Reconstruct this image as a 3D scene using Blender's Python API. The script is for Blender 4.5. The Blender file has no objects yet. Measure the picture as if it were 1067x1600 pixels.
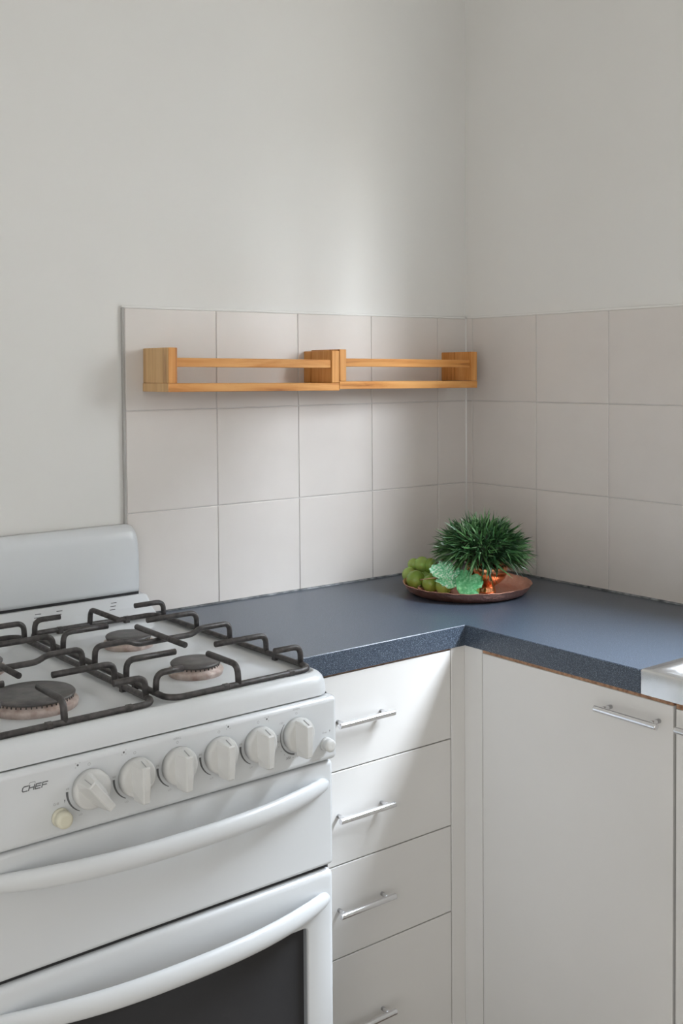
import bpy, bmesh, math, random
from math import sin, cos, pi, radians, sqrt
from mathutils import Vector, Matrix
random.seed(7)
S = bpy.context.scene
COL = S.collection

# ------------------------------------------------------------------ camera
CAM = Vector((-1.8405, -1.8841, 1.3644)); YAW, PITCH, ROLL = .6601, -.0327, -.0073
F_PX, V0 = 1707.79, 635.38
fw = Vector((sin(YAW)*cos(PITCH), cos(YAW)*cos(PITCH), sin(PITCH)))
rt = Vector((cos(YAW), -sin(YAW), 0)); up = rt.cross(fw)
r2 = rt*cos(ROLL)+up*sin(ROLL); u2 = -rt*sin(ROLL)+up*cos(ROLL)
cd = bpy.data.cameras.new('camera'); cam = bpy.data.objects.new('camera', cd); COL.objects.link(cam)
cam.matrix_world = Matrix(((r2.x, u2.x, -fw.x, CAM.x), (r2.y, u2.y, -fw.y, CAM.y), (r2.z, u2.z, -fw.z, CAM.z), (0, 0, 0, 1)))
cd.sensor_fit = 'HORIZONTAL'; cd.sensor_width = 36; cd.lens = F_PX/1067*36
cd.shift_y = (V0-800)/1067; cd.clip_start = .02
S.camera = cam

# ------------------------------------------------------------------ light: overcast sky through the right window, and added fill lamps
SKY = 118.0
W = bpy.data.worlds.new('world'); S.world = W; W.use_nodes = True
wn = W.node_tree; bg = wn.nodes['Background']; bg.inputs[1].default_value = SKY
_tc = wn.nodes.new('ShaderNodeTexCoord'); _sx = wn.nodes.new('ShaderNodeSeparateXYZ'); _rp = wn.nodes.new('ShaderNodeValToRGB')
_mr = wn.nodes.new('ShaderNodeMapRange'); _mr.inputs[1].default_value = -1; _mr.inputs[2].default_value = 1
wn.links.new(_tc.outputs['Generated'], _sx.inputs[0]); wn.links.new(_sx.outputs['Z'], _mr.inputs[0]); wn.links.new(_mr.outputs[0], _rp.inputs[0]); wn.links.new(_rp.outputs[0], bg.inputs[0])
_e = _rp.color_ramp.elements; _e[0].position = .485; _e[0].color = (.10, .10, .095, 1); _e[1].position = .51; _e[1].color = (.30, .31, .31, 1)
for _p, _c in ((.62, (.49, .53, .58)), (.75, (.77, .84, .93)), (1., (.89, .97, 1.08))):
    _x = _e.new(_p); _x.color = (*_c, 1)
S.view_settings.view_transform = 'Standard'; S.view_settings.look = 'None'
S.view_settings.gamma = 1; S.view_settings.use_curve_mapping = False
S.view_settings.exposure = 0.0
# right window and the made-up fill openings (used by the walls below too)
WIN_R = (-1.45, -.70, 1.38, 1.96)       # right wall: y0 y1 z0 z1
FILL_F = (-2.9, -.5, .0, 2.4); FILL_L = (-3.2, -1.4, 0, 2.4)         # openings made up for the fill lamps; front wall (behind the camera): x0 x1 z0 z1
def area(name, loc, rot, sx, sy, power, color=(1, 1, 1), portal=False):
    d = bpy.data.lights.new(name, 'AREA'); d.shape = 'RECTANGLE'; d.size = sx; d.size_y = sy
    d.energy = power; d.color = color
    if portal: d.cycles.is_portal = True
    o = bpy.data.objects.new(name, d); COL.objects.link(o); o.location = loc; o.rotation_euler = rot
    return o
ROOM_X, ROOM_Y, ROOM_Z = -3.1, -3.6, 2.7
           # left wall: y0 y1 z0 z1
area('window_portal', (.10, (WIN_R[0]+WIN_R[1])/2, (WIN_R[2]+WIN_R[3])/2), (0, radians(90), 0), WIN_R[3]-WIN_R[2], WIN_R[1]-WIN_R[0], 1, portal=True)
# added fill lamps set in unseen openings behind and left of the camera
area('fill_lamp', ((FILL_F[0]+FILL_F[1])/2, ROOM_Y-.02, (FILL_F[2]+FILL_F[3])/2), (radians(90), 0, 0), FILL_F[1]-FILL_F[0], FILL_F[3]-FILL_F[2], 11, (1, .99, .975))
area('fill_lamp', (ROOM_X-.02, (FILL_L[0]+FILL_L[1])/2, (FILL_L[2]+FILL_L[3])/2), (0, radians(-90), 0), FILL_L[3]-FILL_L[2], FILL_L[1]-FILL_L[0], 32, (1, .99, .975))

# ------------------------------------------------------------------ materials
def mat(name, color, rough=.5, metal=0, spec=.5, coat=0, build=None, **kw):
    m = bpy.data.materials.new(name); m.use_nodes = True; nt = m.node_tree; b = nt.nodes['Principled BSDF']
    b.inputs['Base Color'].default_value = (*color, 1); b.inputs['Roughness'].default_value = rough
    b.inputs['Metallic'].default_value = metal; b.inputs['Specular IOR Level'].default_value = spec
    b.inputs['Coat Weight'].default_value = coat; b.inputs['Coat Roughness'].default_value = .08
    for k, v in kw.items(): b.inputs[k.replace('_', ' ')].default_value = v
    if build: build(nt, b)
    return m
def N(nt, t, **kw):
    n = nt.nodes.new(t)
    for k, v in kw.items(): setattr(n, k, v)
    return n
def coords(nt, scale=(1, 1, 1), kind='Object'):
    c = N(nt, 'ShaderNodeTexCoord'); m = N(nt, 'ShaderNodeMapping'); m.inputs['Scale'].default_value = scale
    nt.links.new(c.outputs[kind], m.inputs[0]); return m.outputs[0]
def noise(nt, vec, scale, detail=3, rough=.5, dist=0):
    n = N(nt, 'ShaderNodeTexNoise'); n.inputs['Scale'].default_value = scale; n.inputs['Detail'].default_value = detail
    n.inputs['Roughness'].default_value = rough; n.inputs['Distortion'].default_value = dist
    nt.links.new(vec, n.inputs['Vector']); return n.outputs['Fac']
def ramp(nt, fac, stops):
    r = N(nt, 'ShaderNodeValToRGB'); e = r.color_ramp.elements
    while len(e) < len(stops): e.new(.5)
    for i, (p, c) in enumerate(stops): e[i].position = p; e[i].color = (*c, 1)
    nt.links.new(fac, r.inputs[0]); return r.outputs[0]
def bump(nt, b, h, strength, dist=.001):
    n = N(nt, 'ShaderNodeBump'); n.inputs['Strength'].default_value = strength; n.inputs['Distance'].default_value = dist
    nt.links.new(h, n.inputs['Height']); nt.links.new(n.outputs[0], b.inputs['Normal'])
def mottled(c0, c1, scale, bmp=0, bscale=200, sc=(1, 1, 1)):
    def f(nt, b):
        v = coords(nt, sc); h = noise(nt, v, scale)
        nt.links.new(ramp(nt, h, [(.3, c0), (.7, c1)]), b.inputs['Base Color'])
        if bmp: bump(nt, b, noise(nt, v, bscale, 2), bmp)
    return f
def tile_build(nt, b):
    oi = N(nt, 'ShaderNodeObjectInfo'); v = coords(nt)
    mx = N(nt, 'ShaderNodeMath', operation='MULTIPLY_ADD'); mx.inputs[1].default_value = .5
    nt.links.new(oi.outputs['Random'], mx.inputs[0]); nt.links.new(noise(nt, v, 14, 3), mx.inputs[2])
    nt.links.new(ramp(nt, mx.outputs[0], [(.3, (.620, .583, .545)), (1., (.655, .618, .580))]), b.inputs['Base Color'])
    bump(nt, b, noise(nt, v, 55, 2), .08)
def wood_build(axis, pale=False):
    def f(nt, b):
        sc = [34, 34, 34]; sc[axis] = 2.2
        oi = N(nt, 'ShaderNodeObjectInfo'); c = N(nt, 'ShaderNodeTexCoord'); m = N(nt, 'ShaderNodeMapping'); m.inputs['Scale'].default_value = sc
        nt.links.new(c.outputs['Object'], m.inputs[0])
        cx = N(nt, 'ShaderNodeCombineXYZ'); ml = N(nt, 'ShaderNodeMath', operation='MULTIPLY'); ml.inputs[1].default_value = 40
        nt.links.new(oi.outputs['Random'], ml.inputs[0])
        for i in range(3): nt.links.new(ml.outputs[0], cx.inputs[i])
        nt.links.new(cx.outputs[0], m.inputs['Location'])
        h = noise(nt, m.outputs[0], 1.6, 5, .6, 1.2)
        st = [(.28, (.26, .085, .016)), (.40, (.50, .205, .048)), (.55, (.60, .285, .082)), (.75, (.68, .36, .125))]
        if pale: st = [(.3, (.36, .21, .10)), (.45, (.56, .35, .165)), (.65, (.64, .42, .21)), (.8, (.66, .44, .23))]
        nt.links.new(ramp(nt, h, st), b.inputs['Base Color'])
        bump(nt, b, h, .15)
    return f
def counter_build(nt, b):
    v = coords(nt)
    n1 = noise(nt, v, 900, 2, .6); n2 = noise(nt, v, 260, 2)
    c1 = ramp(nt, n1, [(.0, (.022, .031, .047)), (.50, (.034, .047, .068)), (.60, (.085, .112, .155)), (.70, (.36, .42, .48))])
    mx = N(nt, 'ShaderNodeMix', data_type='RGBA', blend_type='MULTIPLY'); mx.inputs[0].default_value = .5
    nt.links.new(c1, mx.inputs[6]); nt.links.new(ramp(nt, n2, [(.3, (.7, .7, .7)), (.7, (1.2, 1.2, 1.2))]), mx.inputs[7])
    nt.links.new(mx.outputs[2], b.inputs['Base Color']); bump(nt, b, n1, .10, .0004)
def door_build(nt, b):                        # laminate with a grubby brown smear above the pull
    v = coords(nt); h = noise(nt, v, 5)
    base = ramp(nt, h, [(.3, (.660, .652, .632)), (.7, (.685, .676, .656))])
    c = N(nt, 'ShaderNodeTexCoord'); m = N(nt, 'ShaderNodeMapping', vector_type='TEXTURE')
    m.inputs['Location'].default_value = (0, -.836, .839); m.inputs['Scale'].default_value = (.05, .055, .011)
    nt.links.new(c.outputs['Object'], m.inputs[0]); g = N(nt, 'ShaderNodeTexGradient', gradient_type='SPHERICAL'); nt.links.new(m.outputs[0], g.inputs[0])
    mm = N(nt, 'ShaderNodeMath', operation='MULTIPLY'); nt.links.new(g.outputs[1], mm.inputs[0]); nt.links.new(noise(nt, v, 60), mm.inputs[1])
    mx = N(nt, 'ShaderNodeMix', data_type='RGBA'); nt.links.new(mm.outputs[0], mx.inputs[0]); nt.links.new(base, mx.inputs[6]); mx.inputs[7].default_value = (.36, .26, .17, 1)
    nt.links.new(mx.outputs[2], b.inputs['Base Color'])
def copper_build(nt, b):
    v = N(nt, 'ShaderNodeTexVoronoi'); v.inputs['Scale'].default_value = 170; nt.links.new(coords(nt), v.inputs['Vector'])
    bump(nt, b, v.outputs['Distance'], .5, .0015)
def leaf_build(nt, b):
    h = noise(nt, coords(nt), 260, 4)
    nt.links.new(ramp(nt, h, [(.36, (.11, .52, .25)), (.5, (.25, .72, .40)), (.62, (.75, .95, .82))]), b.inputs['Base Color'])
def leaf2_build(nt, b):
    h = noise(nt, coords(nt), 200, 4)
    nt.links.new(ramp(nt, h, [(.3, (.06, .36, .13)), (.55, (.15, .55, .25)), (.75, (.40, .75, .48))]), b.inputs['Base Color'])
def grape_build(nt, b):
    oi = N(nt, 'ShaderNodeObjectInfo'); v = coords(nt)
    a = N(nt, 'ShaderNodeMath', operation='ADD'); nt.links.new(noise(nt, v, 45), a.inputs[0])
    q = N(nt, 'ShaderNodeMath', operation='MULTIPLY'); q.inputs[1].default_value = .35; nt.links.new(oi.outputs['Random'], q.inputs[0]); nt.links.new(q.outputs[0], a.inputs[1])
    nt.links.new(ramp(nt, a.outputs[0], [(.35, (.13, .23, .03)), (.6, (.24, .38, .06)), (.9, (.38, .50, .14))]), b.inputs['Base Color'])
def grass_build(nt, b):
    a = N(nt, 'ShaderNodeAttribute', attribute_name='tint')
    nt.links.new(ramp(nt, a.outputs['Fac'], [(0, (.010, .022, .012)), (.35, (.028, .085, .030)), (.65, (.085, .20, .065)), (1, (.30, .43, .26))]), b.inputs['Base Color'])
M = dict(
    paint=mat('wall_paint', (.72, .72, .68), .6, spec=.25, build=mottled((.705, .698, .668), (.725, .718, .690), 3, .05, 180)),
    ceiling=mat('ceiling_paint', (.8, .8, .78), .8),
    floor=mat('floor_board', (.38, .33, .28), .45, build=mottled((.36, .31, .26), (.44, .39, .33), 3, sc=(2, 20, 2))),
    tile=mat('tile_glaze', (.68, .64, .59), .36, spec=.4, build=tile_build),
    grout=mat('grout', (.57, .55, .53), .8),
    sealant=mat('sealant', (.74, .73, .70), .5),
    sealant_grey=mat('grey_sealant', (.40, .39, .37), .6),
    sealant_dark=mat('mouldy_sealant', (.10, .11, .12), .6, build=mottled((.04, .045, .05), (.30, .31, .32), 60)),
    enamel=mat('white_enamel', (.635, .658, .672), .30, spec=.5, coat=.15),
    plastic=mat('white_plastic', (.62, .63, .62), .42, build=mottled((.58, .585, .575), (.62, .625, .61), 30)),
    cream=mat('aged_plastic', (.64, .62, .50), .4),
    gapdark=mat('gap_shade_and_plinth_black', (.02, .02, .022), .7),  # near-black: painted shade of the gaps, also slots, ports and plinth
    grate=mat('worn_black_enamel', (.035, .034, .035), .42, build=mottled((.022, .021, .022), (.075, .068, .066), 120, .3, 500)),
    cap=mat('burner_cap_enamel', (.07, .07, .072), .42, build=mottled((.05, .05, .052), (.12, .112, .108), 60, .2, 300)),
    ring=mat('burner_alloy', (.50, .42, .38), .5, .35, build=mottled((.34, .25, .21), (.62, .54, .50), 70)),
    chrome=mat('chrome', (.80, .80, .82), .14, 1),
    steel=mat('sink_steel', (.72, .73, .73), .24, 1, build=mottled((.64, .65, .65), (.78, .785, .785), 12, .12, 90)),
    glass=mat('oven_glass', (.010, .010, .011), .06, spec=.38),
    reveal=mat('grey_trim', (.36, .38, .40), .35, .3),
    ink=mat('grey_ink', (.12, .125, .13), .5), ink2=mat('faint_ink', (.33, .335, .34), .5),
    counter=mat('speckled_laminate', (.06, .075, .1), .30, spec=.42, build=counter_build),
    particle=mat('particle_board', (.22, .12, .07), .8, build=mottled((.20, .10, .055), (.46, .27, .16), 150)),
    laminate=mat('white_laminate', (.67, .66, .63), .42, spec=.4, build=mottled((.665, .655, .634), (.695, .684, .662), 5)),
    door=mat('stained_laminate', (.67, .66, .63), .42, spec=.4, build=door_build),
    woodx=mat('pine_lengthwise', (.66, .33, .1), .5, spec=.3, build=wood_build(0)),
    woodz=mat('pine_upright', (.66, .33, .1), .5, spec=.3, build=wood_build(2)),
    woodp=mat('pine_end_grain', (.6, .4, .2), .6, spec=.3, build=wood_build(2, True)),
    copper=mat('hammered_copper', (.80, .42, .31), .33, 1, build=copper_build),
    copper2=mat('polished_copper', (.86, .40, .20), .20, 1),
    soil=mat('dark_moss', (.018, .03, .012), .9),
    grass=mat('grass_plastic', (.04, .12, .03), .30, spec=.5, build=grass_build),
    leaf=mat('pale_leaf', (.2, .65, .35), .45, build=leaf_build),
    leaf2=mat('green_leaf', (.1, .45, .2), .45, build=leaf2_build),
    grape=mat('grape_skin', (.26, .42, .07), .22, spec=.5, build=grape_build, Subsurface_Weight=.25, Subsurface_Scale=.01),
    stalk=mat('brown_stalk', (.42, .26, .16), .6),
    render=mat('grey_render', (.30, .29, .28), .9, build=mottled((.27, .26, .25), (.34, .33, .32), 2)),
    frame=mat('window_paint', (.78, .78, .76), .4),
)
gp = bpy.data.materials.new('window_glass'); gp.use_nodes = True; nt = gp.node_tree; nt.nodes.clear()
o_ = N(nt, 'ShaderNodeOutputMaterial'); t_ = N(nt, 'ShaderNodeBsdfTransparent'); g_ = N(nt, 'ShaderNodeBsdfGlossy'); mx_ = N(nt, 'ShaderNodeMixShader')
g_.inputs['Roughness'].default_value = .02; mx_.inputs[0].default_value = .06
nt.links.new(t_.outputs[0], mx_.inputs[1]); nt.links.new(g_.outputs[0], mx_.inputs[2]); nt.links.new(mx_.outputs[0], o_.inputs[0]); M['pane'] = gp

# ------------------------------------------------------------------ helpers
def empty(name, loc=(0, 0, 0), rz=0, label=None, cat=None, group=None, kind=None):
    o = bpy.data.objects.new(name, None); COL.objects.link(o); o.location = loc; o.rotation_euler = (0, 0, rz); o.empty_display_size = .05
    return tag(o, label, cat, group, kind)
def tag(o, label=None, cat=None, group=None, kind=None):
    for k, v in (('label', label), ('category', cat), ('group', group), ('kind', kind)):
        if v: o[k] = v
    return o
def link(name, me, m, parent=None, smooth=True, loc=None, rz=0):
    if m and not me.materials: me.materials.append(M[m])
    o = bpy.data.objects.new(name, me); COL.objects.link(o)
    if parent: o.parent = parent
    if loc is not None: o.location = loc
    if rz: o.rotation_euler = (0, 0, rz)
    return o
class MB:
    def __init__(s): s.b = bmesh.new(); s.smooth = []
    def face(s, vs, sm=False):
        try: f = s.b.faces.new(vs); f.smooth = sm; return f
        except ValueError: return None
    def box(s, x0, x1, y0, y1, z0, z1, bev=0, seg=2, mtx=None):
        t = bmesh.new(); bmesh.ops.create_cube(t, size=1)
        for v in t.verts: v.co = Vector(((x0+x1)/2+v.co.x*(x1-x0), (y0+y1)/2+v.co.y*(y1-y0), (z0+z1)/2+v.co.z*(z1-z0)))
        if bev: bmesh.ops.bevel(t, geom=t.edges[:], offset=bev, segments=seg, profile=.5, affect='EDGES')
        t.normal_update()
        if mtx: bmesh.ops.transform(t, matrix=mtx, verts=t.verts)
        s.merge(t, bev > 0 and seg > 1); return s
    def merge(s, t, sm=False):
        mp = {v: s.b.verts.new(v.co) for v in t.verts}
        for f in t.faces:
            g = s.face([mp[v] for v in f.verts]); n = f.normal
            if g: g.smooth = sm and max(abs(n.x), abs(n.y), abs(n.z)) < .9999
        t.free()
    def loops(s, loops, cap0=True, cap1=True, sm=True, closed=True):
        rows = [[s.b.verts.new(p) for p in L] for L in loops]; n = len(rows[0])
        for a, b in zip(rows, rows[1:]):
            for i in range(n if closed else n-1): s.face((a[i], a[(i+1) % n], b[(i+1) % n], b[i]), sm)
        if cap0: s.face(rows[0][::-1], False)
        if cap1: s.face(rows[-1], False)
        return s
    def tube(s, path, rad, n=10, sy=None, cap=True):
        path = [Vector(p) for p in path]; k = len(path)
        rad = rad if hasattr(rad, '__len__') else [rad]*k
        L = []; prev = None
        for i, p in enumerate(path):
            t = (path[min(i+1, k-1)]-path[max(i-1, 0)]).normalized()
            if prev is None: a = t.cross(Vector((0, 0, 1)) if abs(t.z) < .9 else Vector((1, 0, 0))).normalized()
            else: a = (prev-t*prev.dot(t)).normalized()
            prev = a; c = t.cross(a)
            L.append([p+a*cos(2*pi*j/n)*rad[i]+c*sin(2*pi*j/n)*rad[i] for j in range(n)])
        return s.loops(L, cap, cap)
    def lathe(s, prof, c=(0, 0, 0), n=40, axis='z', cap0=False, cap1=False):
        L = []
        for r, h in prof:
            ring = []
            for j in range(n):
                a = 2*pi*j/n; r_ = max(r, 1e-5)
                if axis == 'z': ring.append((c[0]+r_*cos(a), c[1]+r_*sin(a), c[2]+h))
                elif axis == 'y': ring.append((c[0]+r_*cos(a), c[1]-h, c[2]+r_*sin(a)))      # h grows towards -y
            L.append(ring)
        return s.loops(L, cap0, cap1)
    def mesh(s, name):
        bmesh.ops.remove_doubles(s.b, verts=s.b.verts, dist=1e-6)
        bmesh.ops.recalc_face_normals(s.b, faces=s.b.faces)
        me = bpy.data.meshes.new(name); s.b.to_mesh(me); s.b.free(); return me
    def build(s, name, m, parent=None, loc=None, rz=0): return link(name, s.mesh(name), m, parent, loc=loc, rz=rz)
def fillet(pts, r, seg=6):
    pts = [Vector(p) for p in pts]; out = [pts[0]]
    for a, b, c in zip(pts, pts[1:], pts[2:]):
        u = (a-b); v = (c-b); q = min(r, u.length*.49, v.length*.49); u.normalize(); v.normalize()
        p0, p1 = b+u*q, b+v*q
        for i in range(seg+1):
            t = i/seg; out.append(p0*(1-t)**2+b*2*t*(1-t)+p1*t*t)
    out.append(pts[-1]); return out
def rrect(x0, x1, y0, y1, r, nc=6, ns=1):
    r = max(min(r, (x1-x0)/2-1e-4, (y1-y0)/2-1e-4), 1e-4); out = []
    cs = [(x1-r, y1-r, 0), (x0+r, y1-r, pi/2), (x0+r, y0+r, pi), (x1-r, y0+r, 3*pi/2)]
    for k, (cx, cy, a0) in enumerate(cs):
        arc = [(cx+r*cos(a0+pi/2*i/nc), cy+r*sin(a0+pi/2*i/nc)) for i in range(nc+1)]
        out += arc
        nx, ny, na = cs[(k+1) % 4]; e = (nx+r*cos(na), ny+r*sin(na)); st = arc[-1]
        for i in range(1, ns): t = i/ns; out.append((st[0]*(1-t)+e[0]*t, st[1]*(1-t)+e[1]*t))
    return out
def sstep(e0, e1, x):
    t = max(0, min(1, (x-e0)/(e1-e0))); return t*t*(3-2*t)

# ------------------------------------------------------------------ room shell
def wall(name, mats=('paint',)):
    return MB()
def struct(o, **k): o['kind'] = 'structure'; return o
wb = MB(); wb.box(ROOM_X-.1, .1, 0, .12, 0, ROOM_Z); WALL_B = struct(wb.build('wall_back', 'paint'))
y0, y1, z0, z1 = WIN_R
wr = MB(); wr.box(0, .12, ROOM_Y-.1, -.0, 0, z0); wr.box(0, .12, ROOM_Y-.1, 0, z1, ROOM_Z); wr.box(0, .12, y1, 0, z0, z1); wr.box(0, .12, ROOM_Y-.1, y0, z0, z1)
WALL_R = struct(wr.build('wall_right', 'paint'))
x0f, x1f, z0f, z1f = FILL_F
w = MB(); w.box(ROOM_X-.1, .12, ROOM_Y-.12, ROOM_Y, 0, z0f); w.box(ROOM_X-.1, .12, ROOM_Y-.12, ROOM_Y, z1f, ROOM_Z); w.box(ROOM_X-.1, x0f, ROOM_Y-.12, ROOM_Y, z0f, z1f); w.box(x1f, .12, ROOM_Y-.12, ROOM_Y, z0f, z1f)
struct(w.build('wall_front', 'paint'))
struct(MB().box(ROOM_X-.12, ROOM_X, ROOM_Y-.12, FILL_L[0], 0, ROOM_Z).box(ROOM_X-.12, ROOM_X, FILL_L[1], .12, 0, ROOM_Z).box(ROOM_X-.12, ROOM_X, FILL_L[0], FILL_L[1], FILL_L[3], ROOM_Z).build('wall_left', 'paint'))
struct(MB().box(ROOM_X-1.6, .22, ROOM_Y-1.6, ROOM_Y-1.5, 0, ROOM_Z).box(ROOM_X-1.6, ROOM_X-1.5, ROOM_Y-1.5, .12, 0, ROOM_Z).box(.12, .22, ROOM_Y-1.5, ROOM_Y-.12, 0, ROOM_Z).box(ROOM_X-1.5, ROOM_X-.12, .0, .12, 0, ROOM_Z).build('wall_sky_block', 'paint'))  # unseen walls added to keep the sky out of the fill openings
struct(MB().box(ROOM_X-1.6, .22, ROOM_Y-1.6, .12, ROOM_Z, ROOM_Z+.1).build('ceiling', 'ceiling'))
struct(MB().box(ROOM_X-1.6, .22, ROOM_Y-1.6, .12, -.1, 0).build('floor', 'floor'))
def window(n, along, a0, a1, z0, z1, pos):
    r = struct(empty('window_%d' % n, (0, 0, 0)))
    f = MB(); g = MB()
    def bx(mb, u0, u1, z0, z1, d0, d1):
        if along == 'y': mb.box(pos+d0, pos+d1, u0, u1, z0, z1, .003)
        else: mb.box(u0, u1, pos-d1, pos-d0, z0, z1, .003)
    m = (a0+a1)/2; t = .04
    bx(f, a0, a1, z0, z0+t, .03, .09); bx(f, a0, a1, z1-t, z1, .03, .09); bx(f, a0, a0+t, z0+t, z1-t, .03, .09); bx(f, a1-t, a1, z0+t, z1-t, .03, .09); bx(f, m-.02, m+.02, z0+t, z1-t, .035, .085)
    bx(g, a0+t, a1-t, z0+t, z1-t, .058, .062)
    f.build('window_frame', 'frame', r); g.build('pane', 'pane', r)
window(1, 'y', WIN_R[0], WIN_R[1], WIN_R[2], WIN_R[3], 0)

# the neighbouring house that stands close outside the window and hides the low part of the sky
struct(MB().box(2.6, 2.9, -6, 4, -.5, 4.05).build('wall_neighbour', 'render'))

# tiles: each one an object, back wall and right wall, sharing meshes by size
TT, GAP = .0085, .0018
ZT = [1.4862, 1.2914, 1.0966, .9015]
tile_cache = {}
def tile_mesh(wd, ht):
    k = (round(wd, 4), round(ht, 4))
    if k not in tile_cache:
        me = MB().box(GAP/2, wd-GAP/2, -TT, -.001, GAP/2, ht-GAP/2, .0012, 2).mesh('tile'); me.materials.append(M['tile']); tile_cache[k] = me
    return tile_cache[k]
xb = [-.8994, -.6994, -.4994, -.2994, -.0994, -.0088]
for a, b in zip(xb, xb[1:]):
    for t, bt in zip(ZT, ZT[1:]): link('tile', tile_mesh(b-a, t-bt), None, WALL_B, loc=(a, 0, bt))
yb = [-.0088, -.0300] + [-.0300-.2*i for i in range(1, 4)]
for a, b in zip(yb, yb[1:]):
    for t, bt in zip(ZT, ZT[1:]): link('tile', tile_mesh(a-b, t-bt), None, WALL_R, loc=(0, a, bt), rz=-pi/2)
for i in range(3, 10):                                      # lower rows carry on beneath the window
    for t, bt in zip(ZT[1:], ZT[2:]): link('tile', tile_mesh(.2, t-bt), None, WALL_R, loc=(0, -.03-.2*i, bt), rz=-pi/2)
MB().box(-.8990, -.0085, -.0068, 0, .9, 1.4858).build('grout', 'grout', WALL_B)
MB().box(-.0068, 0, -.629, -.0085, .9, 1.4858).box(-.0068, 0, -2.029, -.629, .9, 1.2912).build('grout', 'grout', WALL_R)
MB().tube([(-.0088, -.0088, .902), (-.0088, -.0088, 1.4858)], .0022, 8).build('corner_sealant', 'sealant', WALL_B)
MB().box(-.9035, -.8990, -.0078, 0, .9, 1.4875, .001).build('edge_sealant', 'sealant_grey', WALL_B)
MB().box(-.9035, -.0085, -.0062, 0, 1.4858, 1.4905, .001).build('edge_sealant', 'sealant', WALL_B)
MB().box(-.0062, 0, -.629, -.0085, 1.4858, 1.4905, .001).build('edge_sealant', 'sealant', WALL_R)
MB().tube([(-.86, -.0095, .9005), (-.0095, -.0095, .9005)], .003, 8).build('counter_sealant', 'sealant_dark', WALL_B)
MB().tube([(-.0095, -.0095, .9005), (-.0095, -.842, .9005)], .003, 8).build('counter_sealant', 'sealant_dark', WALL_R)

# ------------------------------------------------------------------ worktop and cabinets
CX, CY, CE = -.4520, -.4575, -.8425          # inner corner and the sink end of the worktop
def worktop():
    mb = MB(); pts = [(-.8615, -.0085), (-.0085, -.0085), (-.0085, CE), (CX, CE), (CX, CY), (-.8615, CY)]
    def off(d):   # inset only the front arris
        return [(-.8615, -.0085), (-.0085, -.0085), (-.0085, CE), (CX+d, CE), (CX+d, CY+d), (-.8615, CY+d)]
    L = [[(x, y, .8625) for x, y in off(0)], [(x, y, .8988) for x, y in off(0)], [(x, y, .9) for x, y in off(.0012)]]
    mb.loops(L, sm=False); return mb
wt = worktop().build('worktop', 'counter'); tag(wt, 'dark blue-grey speckled laminate L-shaped kitchen worktop running round the tiled corner', 'worktop')

def bar_handle(mb, axis, c, face, half, posts, r=.005):
    """bar pull; axis = 'x' (face towards -y) or 'y' (face towards -x)"""
    so = .0215 if axis == 'x' else .028
    st = [(-half, .86), (-half+.0006, 1), (-half+.0016, 1), (-half+.004, 1), (half-.004, 1), (half-.0016, 1), (half-.0006, 1), (half, .86)]
    if axis == 'x':
        mb.tube([(c[0]+q, face-so, c[1]) for q, k in st], [r*k for q, k in st], 20)
        for p in posts: mb.tube([(p, face+.001, c[1]), (p, face-so, c[1])], .0036, 12)
    else:
        mb.tube([(face-so, c[0]+q, c[1]) for q, k in st], [r*k for q, k in st], 20)
        for p in posts: mb.tube([(face+.001, p, c[1]), (face-so, p, c[1])], .0036, 12)
    return mb
FY = -.4545; FX = -.4500                     # faces of drawers / doors
dc = empty('drawer_cabinet', (-.6735, -.25, 0), 0, 'white laminate drawer cabinet, four drawers, between the stove and the inner corner', 'cabinet')
def rel(o, p): o.parent = p; o.matrix_parent_inverse = Matrix.Translation(-Vector(p.location)); return o
def part(mb, name, m, parent): 
    o = mb.build(name, m); return rel(o, parent) if parent.parent is None else rel2(o, parent)
def rel2(o, p):
    o.parent = p; o.matrix_parent_inverse = Matrix.Identity(4); return o
part(MB().box(-.861, -.486, FY+.0185, -.02, .10, .8622), 'carcass', 'particle', dc)
part(MB().box(-.861, -.486, FY+.07, FY+.086, 0, .099), 'kickboard', 'laminate', dc)
part(MB().box(-.8605, -.4858, FY+.0008, FY+.018, .8600, .8622), 'top_rail', 'particle', dc)
DZ = [.8592, .6966, .5373, .3790, .138]; HZ = [.7805, .6216, .4620, .2600]
for k in range(4):
    d = part(MB().box(-.8605, -.4858, FY, FY+.018, DZ[k+1]+.0010, DZ[k]-.0008, .0011, 2), 'drawer', 'laminate', dc)
    h = bar_handle(MB(), 'x', (-.6970, HZ[k]), FY, .0595, (-.7440, -.6505)).build('handle', 'chrome'); rel2(h, d)
fp = empty('filler_panel', (-.458, -.468, 0), 0, 'narrow white corner filler strip between the drawers and the large cabinet door', 'panel')
part(MB().box(-.4838, -.4500, FY, FY+.016, .10, .8622, .0008, 1), 'front_strip', 'laminate', fp)
part(MB().box(-.4500, -.4340, -.4985, FY+.016, .10, .8622, .0008, 1), 'side_strip', 'laminate', fp)
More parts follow.
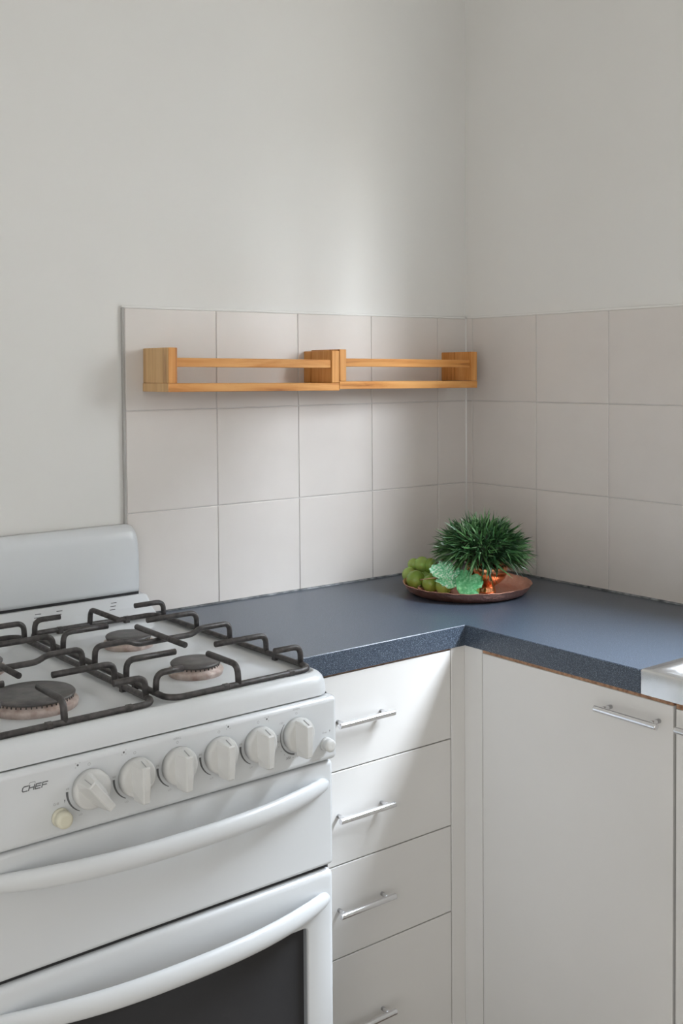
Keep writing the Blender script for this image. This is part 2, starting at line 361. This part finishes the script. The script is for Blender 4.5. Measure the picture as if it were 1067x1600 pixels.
for n, (ya, yb_, lab, mt) in enumerate(((-.9010, -.5000, 'white laminate base cabinet with one full-height door below the worktop, right of the corner filler', 'door'),
                                        (-1.3070, -.9062, 'white laminate cabinet under the steel sink, cut off by the right edge of the photo', 'laminate'))):
    c = empty('base_cabinet' if n == 0 else 'sink_cabinet', (-.23, (ya+yb_)/2, 0), 0, lab, 'cabinet')
    part(MB().box(FX+.0185, -.02, ya-.001, yb_+.001, .10, .8622), 'carcass', 'particle', c)
    part(MB().box(FX+.07, FX+.086, ya, yb_, 0, .099), 'kickboard', 'laminate', c)
    if n: part(MB().box(FX+.012, -.02, ya-.017, ya-.0012, 0, .8622), 'side_panel', 'laminate', c)
    part(MB().box(FX+.0012, FX+.018, ya, yb_, .8566 if n == 0 else .8540, .8622), 'top_rail', 'particle', c)
    d = part(MB().box(FX, FX+.018, ya, yb_, .112, .8562 if n == 0 else .8535, .0011, 2), 'door', mt, c)
    if n == 0: h = bar_handle(MB(), 'y', (-.8335, .8280), FX, .0590, (-.7855, -.8765))
    else: h = bar_handle(MB(), 'y', (-.9830, .8320), FX, .0590, (-.9350, -1.0280))
    rel2(h.build('handle', 'chrome'), d)

# sink: folded steel top with a raised rim and a shallow drainer
def sink():
    X0, X1, Y0, Y1 = -.4545, -.014, -1.60, -.8450
    mb = MB(); L = []
    for z in (.8635, .8995): L.append([(x, y, z) for x, y in rrect(X0, X1, Y0, Y1, .002, 6, 12)])
    L.append([(x, y, .9018) for x, y in rrect(X0+.0012, X1-.0012, Y0+.0012, Y1-.0012, .002, 6, 12)])
    L.append([(x, y, .9020) for x, y in rrect(X0+.014, X1-.014, Y0+.02, Y1-.022, .012, 6, 12)])
    L.append([(x, y, .9000) for x, y in rrect(X0+.022, X1-.022, Y0+.028, Y1-.030, .028, 6, 12)])
    L.append([(x, y, .8945) for x, y in rrect(X0+.027, X1-.027, Y0+.033, Y1-.035, .028, 6, 12)])
    L.append([(x, y, .8935) for x, y in rrect(X0+.034, X1-.034, Y0+.04, Y1-.042, .028, 6, 12)])
    mb.loops(L, cap0=False); return mb
sk = empty('sink', (-.234, -1.22, .9), 0, 'stainless steel sink top with folded front edge at the right end of the worktop', 'sink')
part(sink(), 'sink_top', 'steel', sk)
rb = MB()
for i in range(7):
    xx = -.39+i*.05; rb.box(xx-.006, xx+.006, -1.2, -.92, .8925, .8965, .0018, 2)
part(rb, 'drainer_ridges', 'steel', sk)

# ------------------------------------------------------------------ stove (local frame: x right, y back, front face at y = 0)
ST = empty('stove', (-1.1353, -.6054, 0), .0095, 'white upright gas stove with black pan supports and a curved oven door handle', 'stove')
def sp(mb, name, m, parent=None): return mb.build(name, m, parent or ST)
HW = .2706
sp(MB().box(-HW+.002, HW-.002, .024, .5885, .06, .884, .004), 'body', 'enamel')
sp(MB().box(-HW+.006, HW-.006, .010, .03, .10, .8865), 'gap_shade', 'gapdark')  # near-black box that paints the shade between the front panels
# hob
RIM = .919
BX, BF, BR = .1275, .150, .366
def hobz(x, y):
    d = min(HW-.012-abs(x), y-.012, .512-y)                      # seat for the pan supports
    z = RIM - .0045*sstep(0, .006, d)
    ax = abs(abs(x)-.131); e = min(.112-ax, y-.034, .488-y)      # each pressed pan
    z -= .0075*sstep(0, .022, e)
    for bx, by, br in ((BX, BF, .062), (BX, BR, .062), (-BX, BF, .08), (-BX, BR, .062)):
        r = math.hypot(x-bx, y-by); z += .0022*sstep(br+.012, br, r)
    return z
def hob():
    mb = MB(); L = []
    for ins, z in ((0, .8868), (.0002, .896), (.0014, .904), (.0042, .911), (.0085, .9155), (.0135, .9182), (.017, .919)):
        L.append([(x, y, z) for x, y in rrect(-HW+ins, HW-ins, ins, .586-ins, .030-ins*.6, 8, 60)])
    ins = .020
    while ins < .262:
        L.append([(x, y, hobz(x, y)) for x, y in rrect(-HW+ins, HW-ins, ins, .586-ins, max(.002, .028-ins), 8, 60)])
        ins += .0035 if ins < .08 else .006
    mb.loops(L, cap0=False); return mb
sp(hob(), 'hob', 'enamel')
# sloping vent panel and backguard
mb = MB(); prof = [(.516, .9175), (.530, .9195), (.548, .929), (.562, .942), (.568, .947), (.588, .947), (.588, .9175)]
L = []
for x in (-.2665, -.262, .262, .2665):
    k = .0025 if abs(x) > .264 else 0
    L.append([(x, y+(k if y < .56 else 0), z-k) for y, z in prof])
mb.loops(L, sm=False); vp = sp(mb, 'vent_panel', 'enamel')
sv = MB()
for x0, rows in ((.040, (0, 1, 2)), (.080, (1, 2)), (.186, (0, 1, 2)), (-.045, (0, 1, 2)), (-.085, (1, 2)), (-.19, (0, 1, 2))):
    for r in rows:
        yy = .5495+r*.0052; zz = .9300+r*.0049
        sv.box(-.0055, .0055, -.0006, .0006, -.0008, .0006, mtx=Matrix.Translation((x0+r*.004, yy, zz)) @ Matrix.Rotation(radians(43), 4, 'X'))
sp(sv, 'vent_slot', 'gapdark', vp)['kind'] = 'stuff'
def backguard():
    mb = MB(); L = []
    prof = [(.572, .9525), (.5712, .960), (.5706, 1.018), (.5716, 1.022), (.5735, 1.052), (.5765, 1.064), (.5820, 1.0725), (.589, 1.0775), (.5945, 1.079), (.5945, .9525)]
    W2 = .2555
    for x, dy, top in ((-W2, .006, .016), (-W2+.002, .003, .011), (-W2+.006, .0008, .005), (-W2+.014, 0, .001), (-W2+.02, 0, 0), (W2-.02, 0, 0), (W2-.014, 0, .001), (W2-.006, .0008, .005), (W2-.002, .003, .011), (W2, .006, .016)):
        L.append([(x, min(y+dy, .5945), z-(top*max(0, (z-.9525)/(1.079-.9525))**1 if z > 1.03 else 0)) for y, z in prof])
    mb.loops(L); return mb
bgd = sp(backguard(), 'backguard', 'enamel')
sp(MB().box(-.253, .253, .5745, .590, .9465, .9535), 'gap_shade', 'gapdark', bgd)  # dark strip painted in as the shade below the backguard
# burners
def burner(x, y, r):
    b = empty('burner', (x, y, 0)); b.parent = ST; z = .0
    s_ = MB().lathe([(.012, .905), (r+.001, .905), (r+.004, .912), (r+.0048, .916), (r+.003, .9185), (r-.002, .9200), (r-.003, .9245), (.01, .9245)], n=56); s_.build('burner_ring', 'ring', b)
    MB().lathe([(0, .9235), (r-.003, .9235), (r, .9252), (r+.0004, .9272), (r-.0012, .9290), (r*.6, .9300), (0, .9303)], n=56).build('burner_cap', 'cap', b)
    MB().lathe([(r*.45, .904), (r-.004, .904), (r-.004, .9065), (r*.45, .9065)], n=40).build('burner_base', 'gapdark', b)
    t = MB(); k = int(r*900)
    for i in range(k):
        a = 2*pi*i/k; t.box(-.0015, .0008, -.0006, .0006, .9210, .9236, mtx=Matrix.Rotation(a, 4, 'Z') @ Matrix.Translation((r-.0025, 0, 0)))
    t.build('flame_ports', 'gapdark', b)['kind'] = 'stuff'
burner(BX-.004, BR, .0375); burner(BX-.004, BF, .0375); burner(-.131, BF+.002, .056); burner(-.131, BR, .0375)
# pan supports
def pan_support(ox):
    zf, zt, r = .9215, .9490, .0046
    x0, x1, y0, y1 = ox+.008, ox+.250, .024, .502
    ring = rrect(x0, x1, y0, y1, .022, 6, 1)
    mb = MB(); pts = [Vector((x, y, zf)) for x, y in ring]; n = len(pts); L = []
    for i, p in enumerate(pts):
        t = (pts[(i+1) % n]-pts[i-1]).normalized(); a = t.cross(Vector((0, 0, 1)))
        L.append([p+a*cos(2*pi*j/8)*r+Vector((0, 0, 1))*sin(2*pi*j/8)*r for j in range(8)])
    L.append(L[0]); mb.loops(L, False, False)
    for fx, fy in ((x0+.09, y0), (x1-.04, y0), (x0+.055, y1), (x1-.06, y1), (x1, .12), (x0, .12)):   # little feet
        mb.box(fx-.005, fx+.005, fy-.0045, fy+.0045, .9135, zf+.0045, .001, 1)
    ps = sp(mb, 'pan_support', 'grate')
    def finger(path, rr=.018):
        MB().tube(fillet(path, rr, 6), r, 10).build('finger', 'grate', ps)
    for yy, l in ((.480, .045), (.366, .077), (.150, .080), (.062, .042)):
        finger([(x0, yy, zf), (x0+.001, yy, zt), (x0+l, yy-.002, zt)])
    for yy, l in ((.474, .058), (.358, .096), (.146, .094), (.054, .048)):
        finger([(x1, yy, zf), (x1-.001, yy, zt), (x1-l, yy, zt)])
    xm = ox+.119
    finger([(xm, y1, zf), (xm, y1-.003, zt), (xm, .392, zt)]); finger([(xm, y0, zf), (xm, y0+.003, zt), (xm, .106, zt)])
    finger([(x0, .252, zf), (x0+.001, .252, zt), (x0+.056, .252, zt), (x0+.072, .252, zt-.0078), (x1-.072, .252, zt-.0078), (x1-.056, .252, zt), (x1-.001, .252, zt), (x1, .252, zf)], .012)
    finger([(xm, .328, zt), (xm, .25, zt-.0003), (xm, .172, zt)])
pan_support(0); pan_support(-.262)

# control panel
CP = sp(MB().box(-HW-.0005, HW+.0005, -.0082, .022, .7900, .8850, .0075, 4), 'control_panel', 'enamel')
KN = [(-.1255, 38), (-.0620, 0), (.0008, 0), (.0655, 0), (.1300, 0), (.1960, 0)]
def knob_mesh():
    mb = MB(); R = .0250
    mb.lathe([(0, 0), (R*.96, 0), (R*.97, .0035), (R, .0040), (R*.985, .0100), (R*.93, .0130), (R*.80, .0142), (0, .0146)], n=48, axis='y')
    # grip: tapering bar, peaked at the top, proud and overhanging at the bottom
    L = []
    for z, hb, hw, d in ((.0242, .0080, .0055, .0150), (.0236, .0095, .0055, .0172), (.0192, .0125, .0048, .0316), (.0172, .0132, .0042, .0330), (-.0100, .0120, .0040, .0335), (-.0262, .0080, .0036, .0325), (-.0280, .0060, .0030, .0305), (-.0284, .0055, .0028, .0130)):
        e = .0014
        L.append([(-hb, -.012, z), (-hw-e, -(d-e), z), (-hw, -d, z), (hw, -d, z), (hw+e, -(d-e), z), (hb, -.012, z)])
    mb.loops(L, sm=False); return mb.mesh('knob')
km = knob_mesh(); km.materials.append(M['plastic'])
pl = MB().box(-.0004, .0004, -.0006, .0004, -.0068, .0068).mesh('pointer_line'); pl.materials.append(M['ink2'])
for x, a in KN:
    k = bpy.data.objects.new('knob', km); COL.objects.link(k); k.parent = ST; k.location = (x, -.0082, .8430); k.rotation_euler = (0, radians(-a), 0)
    p = bpy.data.objects.new('pointer_line', pl); COL.objects.link(p); p.parent = k; p.location = (0, -.0246, .0217); p.rotation_euler = (radians(-73), 0, 0)
MB().lathe([(0, 0), (.0115, 0), (.0115, .004), (.0100, .0046), (.0100, .006), (.0106, .0066), (.0106, .014), (.0095, .0165), (.006, .0172), (0, .0164)], n=32, axis='y').build('ignition_button', 'cream', ST, loc=(-.1650, -.0082, .8158))['label'] = 'yellowed cream ignition button at the left end'
MB().lathe([(0, 0), (.0100, 0), (.0100, .004), (.0088, .0046), (.0088, .006), (.0094, .0066), (.0094, .012), (.0085, .0143), (.0055, .015), (0, .0144)], n=32, axis='y').build('ignition_button', 'plastic', ST, loc=(.2485, -.0082, .8166))['label'] = 'white ignition button at the right end'
# printed marks
PY = -.0084
def arc(mb, cx, cz, r0, r1, a0, a1, n=24, taper=None):
    A = []; B = []
    for i in range(n+1):
        t = i/n; a = radians(a0+(a1-a0)*t); w_ = (r1-r0)*(taper(t) if taper else 1)
        A.append(mb.b.verts.new((cx+cos(a)*r0, PY, cz+sin(a)*r0))); B.append(mb.b.verts.new((cx+cos(a)*(r0+w_), PY, cz+sin(a)*(r0+w_))))
    for i in range(n): mb.face((A[i], A[i+1], B[i+1], B[i]))
def disc(mb, cx, cz, r, n=14):
    mb.face([mb.b.verts.new((cx+cos(2*pi*i/n)*r, PY, cz+sin(2*pi*i/n)*r)) for i in range(n)])
def text(body, x, z, h, name, m, sx=1., shear=0, parent=None):
    c = bpy.data.curves.new(name, 'FONT'); c.body = body; c.size = h/.69; c.align_x = 'CENTER'; c.shear = shear
    o = bpy.data.objects.new('tmp', c); COL.objects.link(o); bpy.context.view_layer.update()
    me = bpy.data.meshes.new_from_object(o.evaluated_get(bpy.context.evaluated_depsgraph_get()))
    bpy.data.objects.remove(o)
    for v in me.vertices: v.co = Vector((x+v.co.x*sx, PY, z+v.co.y))
    me.materials.clear(); return link(name, me, m, parent or CP)
mk = MB(); mf = MB()
ZC = .8425
for i, (x, a) in enumerate(KN[:5]): arc(mk, x, ZC, .0285, .0318, 176, 242, 20, lambda t: 1-.72*t)
arc(mk, KN[5][0], ZC, .0275, .0300, 140, 262, 30, lambda t: .35+.65*t)
for x in [k[0] for k in KN[:2]+KN[3:5]]: arc(mf, x, ZC+.0305, .0014, .0019, 0, 360, 16)
for x, z in ((KN[2][0], ZC+.0305), (KN[5][0], ZC+.0300)): arc(mf, x, z, .0012, .0017, 0, 360, 16)
for x, z in ((KN[0][0]-.0155, ZC+.0325), (KN[1][0]-.0155, ZC+.0345), (KN[3][0]+.0150, ZC+.0345), (KN[4][0]+.0145, ZC+.0320)): disc(mk, x, z, .0014)
for x, z, q in ((KN[0][0]-.0155, ZC+.0325, 3), (KN[1][0]-.0155, ZC+.0345, 1), (KN[3][0]+.0150, ZC+.0345, 2), (KN[4][0]+.0145, ZC+.0320, 0)):
    for j, (dx, dz) in enumerate(((-1, -1), (-1, 1), (1, 1), (1, -1))):
        if j != q: arc(mf, x+dx*.0028, z+dz*.0026, .0006, .0009, 0, 360, 8)
for i in range(9): a = radians(172+i*14.5); disc(mf, KN[5][0]+cos(a)*.0335, ZC+sin(a)*.0335, .0007, 8)
def bolt(mb, x, z, s=1.):
    mb.face([mb.b.verts.new((x+a*s, PY, z+b*s)) for a, b in ((.0010, .0032), (-.0010, .0000), (.0000, .0000), (-.0006, -.0032), (.0014, .0006), (.0003, .0006))])
bolt(mk, -.1590, .8345, .9); bolt(mk, .2560, .8345, .9)
o = mk.build('printed_marks', 'ink', CP); o['kind'] = 'stuff'; o = mf.build('printed_marks', 'ink2', CP); o['kind'] = 'stuff'
text('Grill', -.1702, .8318, .0030, 'printed_word', 'ink2'); text('Oven', .2470, .8322, .0028, 'printed_word', 'ink2')
text('GRILL', KN[2][0], ZC+.0345, .0026, 'printed_word', 'ink2', 1.25); text('OVEN', KN[5][0], ZC+.0345, .0026, 'printed_word', 'ink2', 1.25)
text('120', KN[5][0]-.0270, ZC+.0195, .0026, 'printed_number', 'ink2', 1.3); text('160', KN[5][0]-.0335, ZC-.0060, .0026, 'printed_number', 'ink2', 1.3)
text('200', KN[5][0]-.0150, ZC-.0335, .0030, 'printed_number', 'ink', 1.3); text('240', KN[5][0]+.0155, ZC-.0330, .0022, 'printed_number', 'ink2', 1.1)
for x, a in KN[:5]: text('HI', x-.0295, ZC+.0045, .0026, 'printed_word', 'ink2', 1.2); text('LO', x-.0125, ZC-.0315, .0022, 'printed_word', 'ink2', 1.2)
# maker's word in wide strokes, with the little hat line above
lg = MB()
def stroke(pts, wd=.0014, sh=.28, ox=-.2135, oz=.8588, s=1.):
    for (ax, az), (bx_, bz) in zip(pts, pts[1:]):
        A = Vector((ax*s+az*s*sh, 0, az*s)); B = Vector((bx_*s+bz*s*sh, 0, bz*s)); t = (B-A).normalized(); n_ = Vector((-t.z, 0, t.x))*wd/2; A -= t*wd*.35; B += t*wd*.35
        lg.face([lg.b.verts.new((ox+p.x, PY, oz+p.z)) for p in (A-n_, B-n_, B+n_, A+n_)])
H = .0058
stroke([(.0068, H), (.0015, H), (.0002, H*.75), (.0002, H*.25), (.0015, 0), (.0068, 0)])
stroke([(.0085, 0), (.0085, H)]); stroke([(.0085, H*.5), (.0148, H*.5)]); stroke([(.0148, 0), (.0148, H)])
stroke([(.0232, H), (.0168, H), (.0168, 0), (.0232, 0)]); stroke([(.0168, H*.5), (.0228, H*.5)])
stroke([(.0252, 0), (.0252, H), (.0315, H)]); stroke([(.0252, H*.48), (.0308, H*.48)])
stroke([(.0072, H+.0012), (.0080, H+.0034), (.0144, H+.0034), (.0150, H+.0014)], .0005)
o = lg.build('maker_word', 'ink', CP)

# doors
def arch_handle(zc, hh, depth):
    mb = MB(); L = []; n = 56
    for i in range(n+1):
        s_ = -1+2*i/n; x = .2545*s_; q = abs(s_)
        y = -depth*(1-q**2.6)+.001
        dh = hh*(1-.28*q**6)*(1 if q < .985 else .72); dd = .0085*(1-.1*q)
        # direction of travel -> tilt the section
        dy = depth*2.6*q**1.6*(1 if s_ > 0 else -1)/.2545; t = Vector((1, dy, 0)).normalized(); nrm = Vector((t.y, -t.x, 0))
        ring = []
        for j in range(18):
            a = 2*pi*j/18; c_, w_ = cos(a), sin(a)
            ring.append(Vector((x, y, zc+.004*q*q))+nrm*(c_*dd)+Vector((0, 0, w_*dh)))
        L.append(ring)
    return mb.loops(L)
gd = sp(MB().box(-.2690, .2690, 0, .022, .6290, .7862, .0065, 4), 'grill_door', 'enamel')
arch_handle(.7495, .0140, .0375).build('handle', 'enamel', gd)
def oven_door():
    mb = MB(); L = []; W_ = .2690; Z0, Z1 = .140, .6225
    def lp(ins, y, r): return [(x, y, z) for x, z in rrect(-W_+ins, W_-ins, Z0+ins, Z1-ins, r, 6, 1)]
    L += [lp(0, .024, .010), lp(0, .010, .010), lp(.0007, .0055, .0095), (lp(.0028, .0022, .009)), lp(.006, .0005, .008), lp(.010, 0, .006)]
    def wi(ins, y): return [(x, y, z) for x, z in rrect(-.2207+ins, .2207-ins, .235+ins, .5480-ins, .008, 6, 1)]
    L += [wi(-.001, 0), wi(.0, .0008), wi(.0005, .0225)]
    mb.loops(L, False, False); return mb
od = sp(oven_door(), 'oven_door', 'enamel')
arch_handle(.5775, .0150, .0385).build('handle', 'enamel', od)
MB().box(-.2225, .2225, .0215, .0235, .233, .550).build('oven_glass', 'glass', od)
for a in (.2185, -.2205): MB().box(a, a+.0020, .0035, .0213, .236, .547).build('window_trim', 'reveal', od)
sp(MB().box(-.2690, .2690, .002, .022, .03, .1340, .005, 3), 'lower_panel', 'enamel')
sp(MB().box(-.26, .26, .03, .58, 0, .06), 'plinth', 'gapdark')

# ------------------------------------------------------------------ spice racks
def rack(name, x0, z0, tilt, label, end_pale):
    r = empty(name, (x0, -.0085, z0)); r.rotation_euler = (0, radians(tilt), 0); tag(r, label, 'shelf', 'pine spice racks on the tiled wall')
    Wd, D = .3962, .0995
    MB().box(0, Wd, -D, -.0003, 0, .0158, .0006, 1).build('shelf_board', 'woodx', r)
    e = []
    for a, b in ((0, .0180), (Wd-.0190, Wd)):
        p = MB().box(a+.0002, b-.0002, -D+.0004, -.0003, .0162, .0818, .0012, 2).build('end_panel', 'woodz', r); e.append(p)
    if end_pale:
        e[0].data.materials.clear(); e[0].data.materials.append(M['woodp'])
        MB().box(.0004, .0182, -D-.0003, -D+.0020, .0163, .0815, .0004, 1).build('edge_strip', 'woodz', r)
    if end_pale: MB().box(-.0005, .0004, -D+.0004, -.0006, .0003, .0155).build('end_grain', 'woodp', r)
    MB().box(.0182, Wd-.0192, -D+.004, -D+.016, .0462, .0632, .0012, 2).build('rail', 'woodx', r)
rack('spice_rack', -.8628, 1.3280, .58, 'pine spice rack on the tiles, the left one above the stove side of the worktop', True)
rack('spice_rack', -.4662, 1.3270, .46, 'pine spice rack on the tiles, the right one reaching the room corner', False)

# ------------------------------------------------------------------ copper tray
TC = Vector((-.2420, -.2490, .9002))
def tray():
    R = .1345; prof = [(0, .0), (.105, 0), (.114, .0012), (.122, .0055), (.129, .0135), (R-.001, .0215), (R, .0225), (R-.0012, .0228), (.1275, .0150), (.1205, .0070), (.1130, .0028), (.104, .0018), (0, .0018)]
    mb = MB(); mb.lathe(prof, n=120)
    for v in mb.b.verts:                                    # hammered dimples and a slightly wavy rim
        a = math.atan2(v.co.y, v.co.x); rr = math.hypot(v.co.x, v.co.y)
        if rr > .12: v.co.z += .0005*sin(a*28)+.0004*sin(a*11)
    return mb
t = tray().build('copper_tray', 'copper', None, loc=TC); tag(t, 'round hammered copper tray standing on the worktop in the corner', 'tray')

# ------------------------------------------------------------------ artificial grass plant in a copper pot
PC = Vector((-.2185, -.2840, TC.z+.0020))
pp = empty('potted_grass_plant', PC, 0, 'artificial tufted green grass plant in a small footed copper pot on the tray', 'plant')
MB().lathe([(0, 0), (.0175, 0), (.0185, .002), (.0180, .0045), (.0158, .0095), (.0152, .013), (.0168, .0160), (.0270, .0215), (.0370, .031), (.0415, .042), (.0425, .052), (.0412, .0605), (.0395, .0605), (.0405, .052), (.038, .043), (0, .040)], n=64).build('pot', 'copper2', pp)
GC = Vector((-.0085, .0065, .089))
MB().lathe([(0, -.026), (.034, -.024), (.058, -.008), (.062, .012), (.048, .034), (.024, .046), (0, .049)], c=GC, n=24).build('moss_core', 'soil', pp)
def grass():
    vs = []; fs = []; tint = []
    rnd = random.Random(11)
    def blade(p, d, ln, wd, droop, tn):
        side = d.cross(Vector((rnd.uniform(-1, 1), rnd.uniform(-1, 1), rnd.uniform(-1, 1)))).normalized(); i0 = len(vs); nseg = 5
        for i in range(nseg+1):
            t_ = i/nseg; c = p+d*ln*t_+Vector((0, 0, -1))*droop*ln*t_*t_
            w_ = wd*(.55+.9*t_ if t_ < .4 else .91*(1-(t_-.4)/.6)**.8)
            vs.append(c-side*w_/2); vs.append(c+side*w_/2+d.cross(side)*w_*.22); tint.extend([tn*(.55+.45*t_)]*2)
        for i in range(nseg): a = i0+2*i; fs.append((a, a+1, a+3, a+2))
    n = 165
    for k in range(n):
        u = (k+.5)/n; th = k*2.39996
        zc = 1-u*1.38; rr = sqrt(max(0, 1-zc*zc)); d0 = Vector((rr*cos(th), rr*sin(th), zc))
        p0 = GC+Vector((d0.x*.060, d0.y*.060, d0.z*.038))
        d0 = (Vector((d0.x, d0.y, d0.z*.9))+Vector((rnd.uniform(-.3, .3), rnd.uniform(-.3, .3), rnd.uniform(-.1, .3)))).normalized(); base = rnd.random()
        for j in range(9):
            d = (d0+Vector((rnd.gauss(0, .40), rnd.gauss(0, .40), rnd.gauss(0, .34)))).normalized()
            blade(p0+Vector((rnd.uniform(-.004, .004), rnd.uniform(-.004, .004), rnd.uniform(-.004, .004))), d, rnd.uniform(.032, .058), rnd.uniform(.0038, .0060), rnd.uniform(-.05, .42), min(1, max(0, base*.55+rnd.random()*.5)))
    me = bpy.data.meshes.new('foliage'); me.from_pydata([tuple(v) for v in vs], [], fs)
    at = me.attributes.new('tint', 'FLOAT', 'POINT'); at.data.foreach_set('value', tint)
    me.polygons.foreach_set('use_smooth', [True]*len(fs)); return me
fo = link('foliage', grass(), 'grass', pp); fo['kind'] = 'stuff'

# ------------------------------------------------------------------ artificial grapes with two leaves
GB = Vector((-.31, -.19, TC.z+.002))
gb = empty('grape_bunch', GB, 0, 'bunch of artificial green grapes with two vine leaves on the left of the tray', 'fruit')
gm = bmesh.new(); bmesh.ops.create_uvsphere(gm, u_segments=28, v_segments=18, radius=1)
for f in gm.faces: f.smooth = True
gme = bpy.data.meshes.new('grape'); gm.to_mesh(gme); gm.free(); gme.materials.append(M['grape'])
GR = [(-.3145, -.1690, .9228, .0195), (-.3080, -.2080, .9205, .0178), (-.2980, -.1300, .9260, .0155), (-.2760, -.1200, .9440, .0135), (-.2740, -.1450, .9480, .0160), (-.2640, -.1600, .9460, .0155),
      (-.3060, -.2450, .9190, .0165), (-.2760, -.1850, .9210, .0160), (-.2700, -.2200, .9190, .0160), (-.2680, -.1520, .9200, .0160), (-.2700, -.2980, .9140, .0110), (-.2500, -.1900, .9190, .0140)]
for x, y, z, r in GR:
    g = bpy.data.objects.new('grape', gme); COL.objects.link(g); g.parent = gb; g.location = Vector((x, y, z))-GB; g.scale = (r, r*1.02, r*1.06)
    g.rotation_euler = (random.uniform(-.5, .5), random.uniform(-.5, .5), random.uniform(0, 6))
def rel_tube(pts, r, name, m): 
    return MB().tube([Vector(p)-GB for p in fillet(pts, .01, 4)], r, 8).build(name, m, gb)
rel_tube([(-.3215, -.1900, .9270), (-.3230, -.2150, .9330), (-.3150, -.2360, .9380), (-.3000, -.2450, .9400)], .0011, 'stem', 'stalk')
rel_tube([(-.3130, -.1850, .9160), (-.3270, -.1880, .9100), (-.3280, -.2000, .9120)], .0016, 'stem', 'stalk')
def leaf(name, m, c, ctr, outline, k, tilt, seed):
    """vine leaf from its outline (millimetre-like units), ruffled and veined; stands facing the room"""
    mb = MB(); n = len(outline); pts = []
    for i in range(n):                                     # Catmull-Rom through the outline
        p0, p1, p2, p3 = [Vector((*outline[(i+j-1) % n], 0)) for j in range(4)]
        for t in (0, .25, .5, .75):
            pts.append(.5*((2*p1)+(p2-p0)*t+(2*p0-5*p1+4*p2-p3)*t*t+(3*p1-p0-3*p2+p3)*t**3))
    o = Vector((*ctr, 0)); rows = []; R_ = 9
    pts = [o+(p-o)*(1+(.045 if i % 4 == 0 else -.02 if i % 4 == 2 else 0)+.02*sin(i*2.3)) for i, p in enumerate(pts)]
    for q in range(R_+1):
        t = q/R_; row = []
        for p in pts:
            v = (p-o); a = math.atan2(v.y, v.x); r = v.length*t
            w_ = 9*sin(a*3+seed)*t*t + 6*sin(a*7+seed*2)*t**3 - 5*t*t + 2.2*abs(sin(a*2.5+seed))*t + 1.2*sin(v.x*t*.22+seed)*cos(v.y*t*.2)
            row.append(Vector((v.x*t*k, w_*k, -v.y*t*k)))
        rows.append(row)
    mtx = Matrix.Translation(Vector(c)-GB) @ Matrix.Rotation(-.66, 4, 'Z') @ Matrix.Rotation(radians(tilt), 4, 'X')
    mb.loops([[mtx @ p for p in row] for row in rows], False, False)
    ob = mb.build(name, m, gb); s_ = ob.modifiers.new('thick', 'SOLIDIFY'); s_.thickness = .0007; return ob
leaf('leaf', 'leaf', (-.3165, -.2670, .9560), (385, 512), [(270, 502), (292, 474), (331, 467), (336, 447), (375, 442), (408, 452), (432, 482), (464, 494), (479, 515), (468, 543), (440, 552), (425, 572), (392, 570), (372, 560), (332, 560), (296, 546), (276, 522)], .000310, -22, 1)['label'] = 'pale mint vine leaf'
leaf('leaf', 'leaf', (-.3170, -.2710, .9335), (398, 616), [(312, 607), (326, 591), (368, 580), (392, 562), (440, 572), (470, 598), (478, 630), (452, 648), (402, 658), (362, 642), (342, 622)], .000310, -30, 4)
leaf('leaf', 'leaf2', (-.2940, -.3060, .9325), (522, 602), [(440, 570), (462, 540), (480, 505), (512, 509), (536, 520), (528, 545), (575, 538), (612, 558), (619, 590), (602, 625), (566, 644), (580, 671), (540, 684), (498, 680), (466, 668), (446, 640)], .000312, -30, 8)['label'] = 'deeper green vine leaf'
